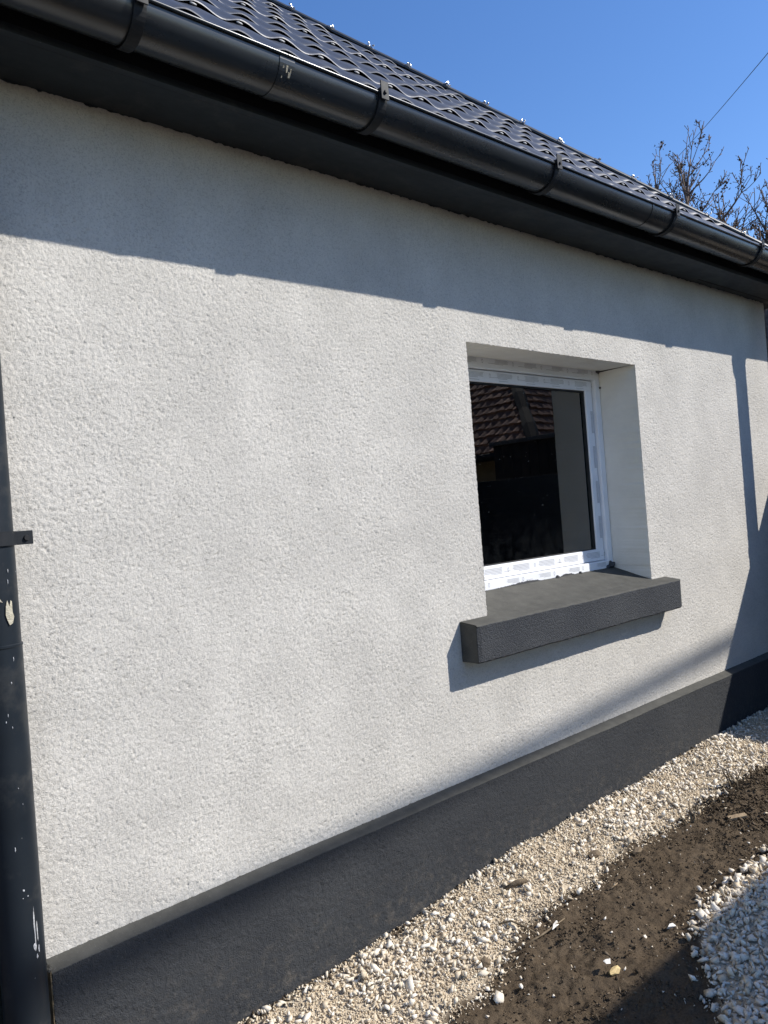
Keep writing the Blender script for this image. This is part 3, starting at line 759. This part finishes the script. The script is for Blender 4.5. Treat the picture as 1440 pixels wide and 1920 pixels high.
# ------------------------------------------------------------------ downpipes
def downpipe(px_, py_, r, ztop, zlow, label, marks):
    bm = bmesh.new()
    def ring(z, rr): return [bm.verts.new((px_+rr*math.cos(2*math.pi*k/40), py_+rr*math.sin(2*math.pi*k/40), z)) for k in range(40)]
    zj = 1.255
    zs = [(zlow, r), (zj-.004, r), (zj-.002, r+.0018), (zj+.003, r+.0018), (zj+.005, r-.0012), (ztop, r-.0012)]
    rs = [ring(*q) for q in zs]
    for a, b in zip(rs[:-1], rs[1:]):
        for k in range(40): bm.faces.new((a[k], a[(k+1) % 40], b[(k+1) % 40], b[k]))
    bm.faces.new(rs[0][::-1]); bm.faces.new(rs[-1])
    p = obj_bm('downpipe', bm, M['pipe'], smooth=True); part(p)
    p.data.set_sharp_from_angle(angle=R_(28))
    if label: p['label'] = label
    # clamp: ring and ear with screw hole
    bm = bmesh.new(); zc = 1.512
    for zz0, zz1 in ((zc-.017, zc+.017),):
        n = 36; ri, ro = r+.0005, r+.004
        V = [[bm.verts.new((px_+q*math.cos(2*math.pi*k/n), py_+q*math.sin(2*math.pi*k/n), z)) for k in range(n)] for q, z in ((ri, zz0), (ro, zz0), (ro, zz1), (ri, zz1))]
        for a in range(4):
            for k in range(n): bm.faces.new((V[a][k], V[a][(k+1) % n], V[(a+1) % 4][(k+1) % n], V[(a+1) % 4][k]))
    box(bm, (px_+r*.9, py_-.012, zc-.017), (px_+r+.042, py_-.008, zc+.017), .0012)
    box(bm, (px_+r+.012, py_-.008, zc-.006), (px_+r+.022, 0.01, zc+.006))
    c = part(obj_bm('pipe_clamp', bm, M['bracket']), p)
    bm = bmesh.new(); bmesh.ops.create_cone(bm, cap_ends=True, segments=12, radius1=.0075, radius2=.006, depth=.006, matrix=Matrix.Translation((px_+r+.026, py_-.0145, zc-.001)) @ Matrix.Rotation(R_(90), 4, 'X'))
    part(obj_bm('screw', bm, M['gasket']), c)
    if not marks: return p
    def patch_(name, m, ang, z, pts, lift=.0012):
        bm = bmesh.new(); rr = r+lift; c0 = []
        out = []
        for (da, dz) in pts:
            a = ang+da/r; out.append(bm.verts.new((px_+rr*math.cos(a), py_+rr*math.sin(a), z+dz)))
        cen = bm.verts.new((px_+(rr+.001)*math.cos(ang), py_+(rr+.001)*math.sin(ang), z))
        for i in range(len(out)): bm.faces.new((out[i], out[(i+1) % len(out)], cen))
        part(obj_bm(name, bm, m), p)
    def blob(w_, h_, n=11):
        return [(w_*math.cos(2*math.pi*k/n)*random.uniform(.6, 1.15), h_*math.sin(2*math.pi*k/n)*random.uniform(.65, 1.15)) for k in range(n)]
    AF = math.atan2(-2.1-py_, 0-px_)   # towards the camera side
    patch_('mortar_splash', M['mortar'], AF+.55, 1.332, [(-.008, .02), (-.004, .034), (.0, .018), (.004, .033), (.0075, .03), (.0075, .004), (.011, -.006), (.006, -.022), (-.002, -.026), (-.007, -.012), (-.0095, 0)], .002)
    patch_('mortar_splash', M['mortar'], AF+.02, 1.366, [(-.012, .0), (-.004, .008), (.006, .007), (.013, -.004), (.008, -.002), (.0, .001), (-.006, -.006), (-.012, -.012)], .002)
    for (da, z, w_, h_) in ((.62, .585, .0022, .05), (.58, .54, .004, .012), (.66, .515, .002, .006), (.75, .575, .0015, .03), (.78, .53, .002, .012), (.25, .68, .003, .003), (.2, .662, .0014, .0014), (.42, .664, .0015, .002), (.3, .255, .004, .016), (.12, .31, .002, .008),
                            (.62, 1.435, .0012, .005), (.58, 1.41, .0012, .006), (.4, 1.17, .0015, .003), (.58, 1.225, .001, .006), (.15, 1.095, .001, .004), (.05, 1.08, .0015, .003), (.3, 1.065, .001, .003), (.03, .78, .0016, .006), (.35, .92, .001, .002), (.5, .88, .001, .002)):
        patch_('paint_chip', M['white'], AF+da, z, blob(w_, h_), .0009)
    return p
downpipe(.529, -.078, .051, 2.60, -.05, 'scuffed dark downpipe at the near corner of the wall', True)
downpipe(5.29, -.308, .060, 2.745, .0, 'plain dark downpipe dropping from the gutter at the far corner', False)
bm = bmesh.new()
tube(bm, [(5.29, -.308, 2.62), (5.29, -.308, 2.66), (5.29, -.308, 2.735)], [.063, .075, .082], 24); part(obj_bm('gutter_outlet', bm, M['gutter'], smooth=True))

# ------------------------------------------------------------------ roof
TP = .906; HM = .75; PA = math.atan(TP); CP, SP = math.cos(PA), math.sin(PA)
EY, EZ = -.262, 2.845; XC = 6.165
def RP(x, s, h=0.0):   # point on the roof: x, distance up the slope, height off the plane
    return Vector((x, EY+s*CP-h*SP, EZ+s*SP+h*CP+rise(x)*.6))
SMAX = 3.6/CP
def roof_build():
    bm = bmesh.new(); xr = XC-3.6/HM
    pts = [RP(-3, -.01, -.012), RP(XC-.01, -.01, -.012), RP(xr, SMAX, -.012), RP(-3, SMAX, -.012)]
    back = Vector((XC, EY+7.2, EZ-.012))
    v = [bm.verts.new(p) for p in pts]; b = bm.verts.new(back); b2_ = bm.verts.new((-3, EY+7.2, EZ-.012))
    bm.faces.new(v); bm.faces.new((v[1], b, v[2])); bm.faces.new((v[3], v[2], b, b2_))
    roof = part(obj_bm('roof', bm, M['deck']))
    # tile mesh
    W, L, NU = .1835, .35, 14
    def prof(u):
        if u < .40: return .5-.5*math.cos(math.pi*u/.40)
        return .5+.5*math.cos(math.pi*(u-.40)/.60)
    def tile_verts(lift):
        vs = []; fs = []
        rows = [(-.009 if lift > .004 else -.006, -1), (0.0, 0), (.12, 0), (.5, 0), (1.07, 0)]
        for (v_, lip) in rows:
            A_ = .007+.012*(1-min(1, max(0, v_)))
            for k in range(NU+1):
                u = k/NU
                h = .004+lift*(1-min(1, max(0, v_)))+A_*prof(u)
                if v_ > 1: h -= .002
                if lip: h -= .0034
                vs.append(((u-.5)*W, v_*L, h))
        n = NU+1
        for r in range(len(rows)-1):
            for k in range(NU): fs.append((r*n+k, r*n+k+1, (r+1)*n+k+1, (r+1)*n+k))
        return vs, fs
    tiles = []
    for lift in (.005, .0015, .0015):
        vs, fs = tile_verts(lift)
        me = bpy.data.meshes.new('roof_tile'); me.from_pydata(vs, [], fs); me.update()
        me.polygons.foreach_set('use_smooth', [i >= NU for i in range(len(fs))]); me.materials.append(M['tile']); me.materials.append(M['tileedge']); me.polygons.foreach_set('material_index', [0 if i >= NU else 1 for i in range(len(fs))]); tiles.append(me)
    B = Matrix(((1, 0, 0), (0, CP, -SP), (0, SP, CP))).to_4x4()
    inst = 0; glint_me = None
    hipn = Vector((HM, 1, 0)).normalized()
    far = bmesh.new()
    for r in range(int(SMAX/L)+1):
        s = r*L-.02
        me = tiles[(r+1) % 3]
        for j in range(-22, 40):
            x = .12+W*j
            xhip = XC-(s)*CP/HM
            if x-W/2 > xhip: break
            if s > SMAX-.1: break
            T = Matrix.Translation(RP(x, s)) @ B
            cut = x+W/2+L*1.07*CP/HM > xhip-.03
            seen = x > .70 and r < 11 and inst < 296
            if cut:
                bt = bmesh.new(); bt.from_mesh(me); bt.transform(T)
                bmesh.ops.bisect_plane(bt, geom=list(bt.verts)+list(bt.edges)+list(bt.faces), plane_co=Vector((XC-.015, EY, EZ)), plane_no=hipn, clear_outer=True)
                if len(bt.faces) == 0: bt.free(); continue
                mm = bpy.data.meshes.new('roof_tile')
                if seen:
                    bt.transform(T.inverted()); bt.to_mesh(mm); bt.free(); mm.materials.append(M['tile']); mm.materials.append(M['tileedge'])
                else:
                    bt.to_mesh(mm); bt.free(); far.from_mesh(mm); continue
            else: mm = me
            if seen:
                o = bpy.data.objects.new('roof_tile', mm); COL.objects.link(o); o.parent = roof
                o.matrix_local = T
                if (r+1) % 3 == 0 and not cut:  # added pale discs standing in for sunlit spots on the crests
                    if glint_me is None:
                        bs = bmesh.new(); bmesh.ops.create_icosphere(bs, subdivisions=2, radius=.010, matrix=Matrix.Diagonal((1.35, .8, .4, 1)))
                        glint_me = bpy.data.meshes.new('crest_glint'); bs.to_mesh(glint_me); bs.free(); glint_me.materials.append(M['crestglint'])
                        glint_me.polygons.foreach_set('use_smooth', [True]*len(glint_me.polygons))
                    so_ = bpy.data.objects.new('crest_glint', glint_me); COL.objects.link(so_); so_.parent = roof
                    so_.matrix_local = Matrix.Translation(RP(x-.17*W, s-.012, .016)) @ B
                inst += 1
            else:
                tmp = me.copy(); tmp.transform(T); far.from_mesh(tmp); bpy.data.meshes.remove(tmp)
    fo = part(obj_bm('tile_field', far, M['tile'], smooth=True, normals=False), roof); fo['kind'] = 'stuff'; fo.data.materials.append(M['tileedge'])
    # hip caps
    H0 = Vector((XC, EY, EZ-.002)); hd = Vector((-1, HM, TP*HM)); hl = hd.length; hd.normalize()
    side = Vector((HM, 1, 0)).normalized(); up = side.cross(hd).normalized()
    if up.z < 0: up = -up
    CL = .286
    for i in range(26):
        a0 = i*CL; bm = bmesh.new(); rings = []
        if a0+CL > hl*4.8: break
        for (d, r) in ((a0-.02, .060), (a0+.012, .060), (a0+.016, .056), (a0+CL-.012, .053)):
            ring = []
            for k in range(11):
                an = math.pi*(-.08+1.16*k/10)
                ring.append(bm.verts.new(H0+hd*d+side*(1.12*r*math.cos(an))+up*(r*.62*math.sin(an)+.002)))
            rings.append(ring)
        for p, q in zip(rings[:-1], rings[1:]):
            for k in range(10): bm.faces.new((p[k], p[k+1], q[k+1], q[k]))
        bm.faces.new(rings[0]); bm.faces.new(rings[-1][::-1])
        o = part(obj_bm('hip_cap', bm, M['cap'], smooth=True), roof)
        try: o.data.set_sharp_from_angle(angle=R_(35))
        except Exception: pass
        bm = bmesh.new()
        for k in range(7):
            sd = random.uniform(-.075, .02)
            p = H0+hd*(a0-.01+jit(.018))+side*sd+up*(.032*math.sqrt(max(0, 1-(sd/.085)**2))+.010)
            g = bmesh.ops.create_icosphere(bm, subdivisions=1, radius=random.uniform(.005, .010), matrix=Matrix.Translation(p) @ Matrix.Rotation(random.uniform(0, 3), 4, 'X') @ Matrix.Diagonal((1.3, .7, 1, 1)))
            for v in g['verts']: v.co += Vector((jit(.003), jit(.003), jit(.003)))
        part(obj_bm('foil_clip', bm, M['foil']), roof)
roof_build()

# ------------------------------------------------------------------ side fence at the far corner of the house
def side_fence():
    f = empty('side_fence', (5.51, -1.4, .1))
    tag(f, 'tall dark board fence running out from the far end of the white wall', 'fence')
    x0 = 5.50; zt = 1.737; zb = .12; n = 10; h = (zt-zb)/n
    for k in range(n):
        bm = bmesh.new(); box(bm, (x0, -2.75, zb+k*h), (x0+.022, -.03, zb+(k+1)*h-.0015), .001)
        part(obj_bm('board', bm, M['fence']), f)
    for y in (-.10, -1.4, -2.7):
        bm = bmesh.new(); box(bm, (x0+.023, y-.04, -.05), (x0+.083, y+.04, zt-.03), .003); part(obj_bm('post', bm, M['fence']), f)
side_fence()

# ------------------------------------------------------------------ across the yard: house and shed mirrored, unseen block added for its shadow
def shadow_block():  # unseen block added to cast the yard's straight shadow, kept short for open sky
    g = empty('shadow_block', (4.8, -4.5, 0)); tag(g, 'unseen pale flat roofed block added across the yard to cast its shadow', 'shadow_block')
    x0, x1, yf, yb, zt = 3.5, 6.15, -2.925, -6.2, 2.42
    bm = bmesh.new(); box(bm, (x0, yb, -.1), (x1, yf-.10, zt-.12)); part(obj_bm('wall', bm, M['shadow_block']), g)
    bm = bmesh.new(); box(bm, (x0-.1, yb-.1, zt-.12), (x1+.06, yf+.085, zt+.10), .01); part(obj_bm('roof', bm, M['felt']), g)
    bm = bmesh.new(); box(bm, (4.2, yf-.098, 0), (5.15, yf-.07, 2.05), .005); d = part(obj_bm('door', bm, M['shed']), g)
    bm = bmesh.new(); box(bm, (4.26, yf-.07, 1.0), (4.36, yf-.03, 1.03), .004); part(obj_bm('handle', bm, M['bracket']), d)
shadow_block()
def shed():
    g = empty('shed', (8.9, -3.4, 0)); tag(g, 'board shed coloured black for its shaded side, beside the tiled house', 'shed')
    x0, x1, y0, y1, zt = 8.02, 9.0, -4.06, -2.15, 2.30
    bm = bmesh.new(); box(bm, (x0+.03, y0+.03, 0), (x1, y1-.03, zt-.02)); part(obj_bm('body', bm, M['shed']), g)
    n = 13; st = (y1-y0)/n
    for k in range(n):
        bm = bmesh.new(); box(bm, (x0, y0+k*st+.003, .02), (x0+.028, y0+(k+1)*st-.003, zt), .002); part(obj_bm('board', bm, M['shed']), g)
    bm = bmesh.new(); box(bm, (x0-.06, y0-.02, zt), (x1+.05, y1+.04, zt+.05), .004); part(obj_bm('roof', bm, M['felt']), g)
shed()
def tiled_house():
    h = empty('tiled_house', (11, -8, 0)); tag(h, 'old ochre house with a brown clay tiled hip roof', 'house')
    xc, yc, ze, t = 9.0, -4.11, 2.30, .95; w_ = 3.0; x1, y1 = 17.0, -16.0
    bm = bmesh.new(); box(bm, (xc+.35, y1+.35, -.1), (x1-.35, yc-.35, ze+.1)); part(obj_bm('wall', bm, M['yellow']), h)
    bm = bmesh.new(); box(bm, (xc+.32, -6.4, .95), (xc+.36, -5.5, 1.9), .005); wn = part(obj_bm('window', bm, M['shed']), h)
    bm = bmesh.new(); box(bm, (xc+.312, -6.33, 1.02), (xc+.318, -5.57, 1.83)); part(obj_bm('pane', bm, M['glassdark']), wn)
    bm = bmesh.new()
    A = [bm.verts.new(p) for p in ((xc, yc, ze), (x1, yc, ze), (x1, y1, ze), (xc, y1, ze))]
    r0 = bm.verts.new((xc+4.0, yc-4.0, ze+4*t)); r1 = bm.verts.new((xc+4.0, y1+4.0, ze+4*t))
    bm.faces.new((A[0], A[1], r0)); bm.faces.new((A[1], A[2], r1, r0)); bm.faces.new((A[2], A[3], r1)); bm.faces.new((A[3], A[0], r0, r1)); bm.faces.new(A[::-1])
    roof = part(obj_bm('roof', bm, M['clay']), h)
    # tile courses on the two faces that look this way, each course a real stepped row of tiles
    p = math.atan(t); cp, sp = math.cos(p), math.sin(p); L = .20; W = .165
    for face in (0, 1):
        bm = bmesh.new()
        for r in range(25):
            a0 = r*L*cp; n = 60
            for j in range(n):
                u0 = a0+j*W; 
                if u0 > (7.5-a0 if face else 9): break
                for sg in (0,):
                    off = .012+jit(.008); rz = .045+jit(.012)
                    def P(u, s_, hgt):
                        if face == 0: return (xc+s_*cp-hgt*sp, yc-u, ze+s_*sp+hgt*cp)
                        return (xc+u, yc-s_*cp+hgt*sp, ze+s_*sp+hgt*cp)
                    g = .006
                    s0 = r*L-.02+jit(.012)
                    v = [bm.verts.new(P(u0+g, s0, rz)), bm.verts.new(P(u0+W-g, s0, rz)), bm.verts.new(P(u0+W-g, s0+L, .012)), bm.verts.new(P(u0+g, s0+L, .012)),
                         bm.verts.new(P(u0+W*.5, s0-.01, rz+.02)), bm.verts.new(P(u0+W*.5, s0+L, .03)), bm.verts.new(P(u0+g, s0, 0)), bm.verts.new(P(u0+W-g, s0, 0)), bm.verts.new(P(u0+W*.5, s0, 0))]
                    bm.faces.new((v[0], v[4], v[5], v[3])); bm.faces.new((v[4], v[1], v[2], v[5])); bm.faces.new((v[6], v[8], v[4], v[0])); bm.faces.new((v[8], v[7], v[1], v[4]))
        o = part(obj_bm('clay_tiles', bm, M['clay'], normals=False), roof); o['kind'] = 'stuff'
    bm = bmesh.new(); q = [(xc+s_, yc-s_, ze+s_*t+.05) for s_ in np.linspace(-.02, 4, 14)]
    tube(bm, q, [.09+.02*(i % 2) for i in range(14)], 7); part(obj_bm('hip_ridge', bm, M['shed']), roof)
    bm = bmesh.new(); tube(bm, [(xc-.05, yc+.05, ze-.06), (xc-.05, y1, ze-.06)], .06, 8); part(obj_bm('gutter', bm, M['shed']), h)
tiled_house()

# ------------------------------------------------------------------ overhead lines
bm = bmesh.new(); pts = []
for i in range(41):
    x = -30+i*1.6; pts.append((x, -5.5, 7.005+.064*(x-6)+.0006*(x-6)**2))
tube(bm, pts, .036, 10); c1 = obj_bm('overhead_cable', bm, M['cable'], smooth=True)
tag(c1, 'thick bundled cable hung over the yard parallel to the white wall', 'cable')
bm = bmesh.new(); P0 = Vector((20.9, 8.1, 10.6)); P1 = Vector((6.4, -.6, 6.1)); pts = []
Cm = Vector((0, -2.1, 1.5)); d0 = Vector((.901, .435, .400)); d1 = Vector((.941, .338, .492))
A_ = Cm+d0*24; B_ = Cm+d1*15
for i in range(-8, 20):
    t_ = i/16; q = A_.lerp(B_, t_); pts.append((q.x, q.y, q.z-.03*(1-(2*t_-1)**2)))
tube(bm, pts, .0065, 6); c2 = obj_bm('thin_wire', bm, M['cable'], smooth=True)
tag(c2, 'single thin dark wire slanting across the blue sky above the bare trees', 'wire')

# ------------------------------------------------------------------ bare trees behind the roof
def tree(label, base, trunk_h, seed, lean, limbs, top, clump):
    rr = random.Random(seed)
    t = empty('bare_tree', base); tag(t, label, 'tree', 'bare trees behind the roof')
    bt = bmesh.new(); bb = bmesh.new(); lv = []; lf = []
    B = Vector(base); fork = B+Vector((lean[0], lean[1], trunk_h))
    tube(bt, [B-Vector((0, 0, .2)), B.lerp(fork, .5)+Vector((rr.uniform(-.05, .05), rr.uniform(-.05, .05), 0)), fork], [.12, .10, .085], 9)
    def leafy(p, n, sp):
        for k in range(n):
            c = p+Vector((rr.gauss(0, sp), rr.gauss(0, sp), rr.gauss(-.3*sp, sp)))
            u = Vector((rr.gauss(0, 1), rr.gauss(0, 1), rr.gauss(-.5, 1))).normalized(); v = u.orthogonal().normalized(); v.rotate(Matrix.Rotation(rr.uniform(0, 6), 3, u))
            l = rr.uniform(.018, .042); w2 = l*rr.uniform(.25, .5); i = len(lv)
            cu = u.cross(v)*l*.25
            lv.extend([c, c+u*l*.5+v*w2+cu, c+u*l, c+u*l*.5-v*w2+cu]); lf.append((i, i+1, i+2, i+3))
    def spurs(bmx, p, d, r):
        # short knobbly fruiting spurs
        a = d.orthogonal().normalized(); a.rotate(Matrix.Rotation(rr.uniform(0, 6.28), 3, d)); q = (a+d*.6+Vector((0, 0, .3))).normalized()
        l = rr.uniform(.025, .075)
        tube(bmx, [p, p+q*l*.6, p+q*l], [r*.75, r*.7, r*1.05], 4)
        if rr.random() < .10: leafy(p+q*l, rr.randint(1, 2), .010)
    def grow(p, d, length, r, lvl):
        n = max(3, int(length/.11)); pts = [p]; rad = [r]
        for k in range(n):
            d = (d+Vector((rr.gauss(0, .11), rr.gauss(0, .11), rr.gauss(.05, .06)))).normalized()
            pts.append(pts[-1]+d*length/n); rad.append(max(.0042, r*(1-.80*(k+1)/n)))
        tube(bb, pts, rad, 6 if lvl < 1 else 4)
        for k in range(1, n+1):
            if lvl >= 1:
                for _ in range(1 if rr.random() < .8 else 0): spurs(bb, pts[k].lerp(pts[k-1], rr.random()), d, max(.0045, rad[k]*.9))
            if lvl < 3 and k > n*.15:
                for _ in range(2 if rr.random() < (.45, .25, .0)[lvl] else 1):
                    if rr.random() > (.85, .52, .22)[lvl]: continue
                    a = d.orthogonal().normalized(); a.rotate(Matrix.Rotation(rr.uniform(0, 6.28), 3, d))
                    nd = (d*.8+a*rr.uniform(.4, .85)+Vector((0, 0, .30))).normalized()
                    grow(pts[k], nd, min(.75, length*rr.uniform(.35, .65))*(1-.35*k/n), max(.0048, rad[k]*.7), lvl+1)
        if lvl >= 1 and rr.random() < clump*.40: leafy(pts[int(n*rr.uniform(.2, .8))], rr.randint(8, 20), rr.uniform(.02, .045))
    for (dx, dy, dz, ln, r) in limbs:
        ln *= .80
        grow(fork-Vector((0, 0, rr.uniform(0, .25))), Vector((dx, dy, dz)).normalized(), ln, r, 0)
    part(obj_bm('trunk', bt, M['bark'], smooth=True), t); part(obj_bm('branches', bb, M['twig'], smooth=True), t)
    o = part(obj_pydata('dead_leaves', lv, lf, M['leaf']), t); o['kind'] = 'stuff'
    return t
# camera-facing axes at these bearings: picture right = (.37,-.93), picture away = (.93,.37)
def L(rgt, aw, up, ln, r): return (rgt*.40+aw*.92, -rgt*.92+aw*.40, up, ln, r)
tree('bare tree with brown leaf clumps rising where the thin wire meets the twigs', (9.0, 2.25, 0), 4.2, 5, (.0, .0),
     [L(-.85, .1, .8, 1.35, .032), L(-.4, -.1, 1, 1.6, .036), L(-.05, -.1, 1, 1.7, .038), L(.3, .1, 1, 1.5, .034), L(.75, 0, .8, 1.35, .032), L(1.1, .15, .5, 1.1, .03)], 0, .45)
tree('broad bare tree between two others, twin limbs rising behind the roof hip', (9.35, 1.50, 0), 3.65, 12, (.0, .0),
     [L(-.8, .1, .75, 1.5, .036), L(-.35, -.15, 1, 1.7, .042), L(.12, 0, 1, 1.8, .050), L(.28, .2, 1, 1.8, .050), L(.65, 0, .9, 1.6, .038), L(1.0, 0, .7, 1.3, .034)], 0, .40)
tree('bare tree at the edge of the picture with one heavy limb leaning outwards', (9.6, .93, 0), 3.5, 23, (.0, .0),
     [L(-.7, .1, .75, 1.1, .035), L(.2, .0, 1, 1.3, .05), L(.75, .1, .75, 1.6, .06), L(.55, -.2, .9, 1.4, .05), L(1, .2, .3, 1.2, .045)], 0, .45)

# ------------------------------------------------------------------ small single things on the ground
def gz(x, y): return float(ground_z(np.array([x]), np.array([y]))[0])
def lump(name, label, cat, x, y, size, m, seed, n=26, sink=.25, rz=0.0, tilt=0.0):
    v, f = hull_rock(n, seed); v = v*np.array(size)
    v = v+np.random.default_rng(seed).normal(size=v.shape)*min(size)*.05
    R = np.array(Matrix.Rotation(rz, 3, 'Z') @ Matrix.Rotation(tilt, 3, 'Y')); v = v @ R.T
    o = obj_pydata(name, v, f, m); o.location = (x, y, gz(x, y)-v[:, 2].min()-sink*(v[:, 2].max()-v[:, 2].min()))
    return tag(o, label, cat)
lump('upright_clod', 'brown lump standing on end in the pale gravel near the soil edge', 'clod', 1.80, -.40, (.022, .022, .052), M['clod'], 41, 30, .12)
lump('earth_clod', 'squat brown clod on the gravel strip just before the bare soil', 'clod', 2.58, -.30, (.030, .026, .036), M['clod'], 42, 40, .15)
lump('earth_clod', 'greyish brown clod at the border of gravel and soil beside a white chip', 'clod', 2.72, -.405, (.030, .024, .026), M['clod'], 43, 40, .2)
lump('dark_stone', 'small rounded dark stone lying alone on the gravel strip', 'stone', 2.93, -.205, (.022, .016, .02), M['pebble'], 44, 30, .2)
lump('yellow_stone', 'yellowish rounded stone on the bare soil with a white stone on top', 'stone', 2.02, -.73, (.024, .020, .022), M['yellowstone'], 45, 40, .15)
ws = lump('white_stone', 'small white stone resting on the yellowish stone', 'stone', 2.012, -.715, (.016, .013, .013), M['whitestone'], 46, 12, 0); ws.location.z += .028
lump('white_stone', 'lone white stone on dark soil close to the shaded gravel', 'stone', 2.34, -.75, (.026, .02, .022), M['whitestone'], 47, 14, .15)
lump('white_stone', 'flat white chip lying on the soil beside the gravel edge', 'stone', 2.10, -.455, (.030, .016, .012), M['whitestone'], 48, 12, .15, .3)
def stick(name, label, cat, pts, rad, m, sub=None):
    bm = bmesh.new(); x, y = pts[0][0], pts[0][1]; z = gz(x, y)
    P = [Vector((a-x, b-y, gz(a, b)+c-z)) for a, b, c in pts]
    tube(bm, P, rad, 6); o = obj_bm(name, bm, m, smooth=True); o.location = (x, y, z); return tag(o, label, cat)
stick('wood_piece', 'dark brown splinter of wood poking out of the gravel strip', 'wood', [(2.16, -.185, .004), (2.20, -.21, .016), (2.23, -.235, .020)], [.006, .010, .009], M['clod'])
stick('twig', 'bent thin twig arching from the gravel over the soil edge', 'twig', [(1.97, -.31, .012), (2.0, -.345, .03), (2.02, -.39, .02), (2.03, -.43, .008)], [.003, .0035, .003, .002], M['drystem'])
stick('twig', 'long straight twig lying flat on the soil next to the gravel', 'twig', [(1.93, -.42, .006), (2.03, -.45, .009), (2.15, -.46, .006)], [.002, .0035, .002], M['drystem'])
stick('twig', 'short pale twig on open soil', 'twig', [(2.42, -.47, .006), (2.46, -.475, .012)], [.0025, .002], M['woodchip'])
bm = bmesh.new(); box(bm, (-.04, -.012, -.006), (.04, .012, .006), .002, Matrix.Rotation(R_(0), 4, 'Z'))
wc = obj_bm('wood_chip', bm, M['woodchip']); wc.location = (3.24, -.575, gz(3.24, -.575)+.012); wc.rotation_euler = (.15, -.1, R_(-38)); tag(wc, 'flat tan chip of wood lying on the soil below the plant stubble', 'wood chip')
def stubble(label, x, y, stems, seed):
    rr = random.Random(seed); t = empty('plant_stubble', (x, y, gz(x, y))); tag(t, label, 'dead plant')
    for k in range(stems):
        bm = bmesh.new(); a = rr.uniform(0, 6.28); l = rr.uniform(.05, .12); b = Vector((x+rr.uniform(-.05, .05), y+rr.uniform(-.03, .03), 0)); b.z = gz(b.x, b.y)-.01
        d = Vector((math.cos(a)*.4, math.sin(a)*.4, 1)).normalized(); r = rr.uniform(.0025, .005)
        tube(bm, [b, b+d*l*.5, b+d*l+Vector((jit(.01), jit(.01), 0))], [r, r*.9, r*.6], 6); part(obj_bm('stem', bm, M['drystem'], smooth=True), t)
stubble('small clump of short dry stems sticking up right at the gravel edge', 3.06, -.45, 4, 3)
stubble('larger tuft of dry cut stems on the crumbly soil mound', 3.50, -.46, 8, 4)
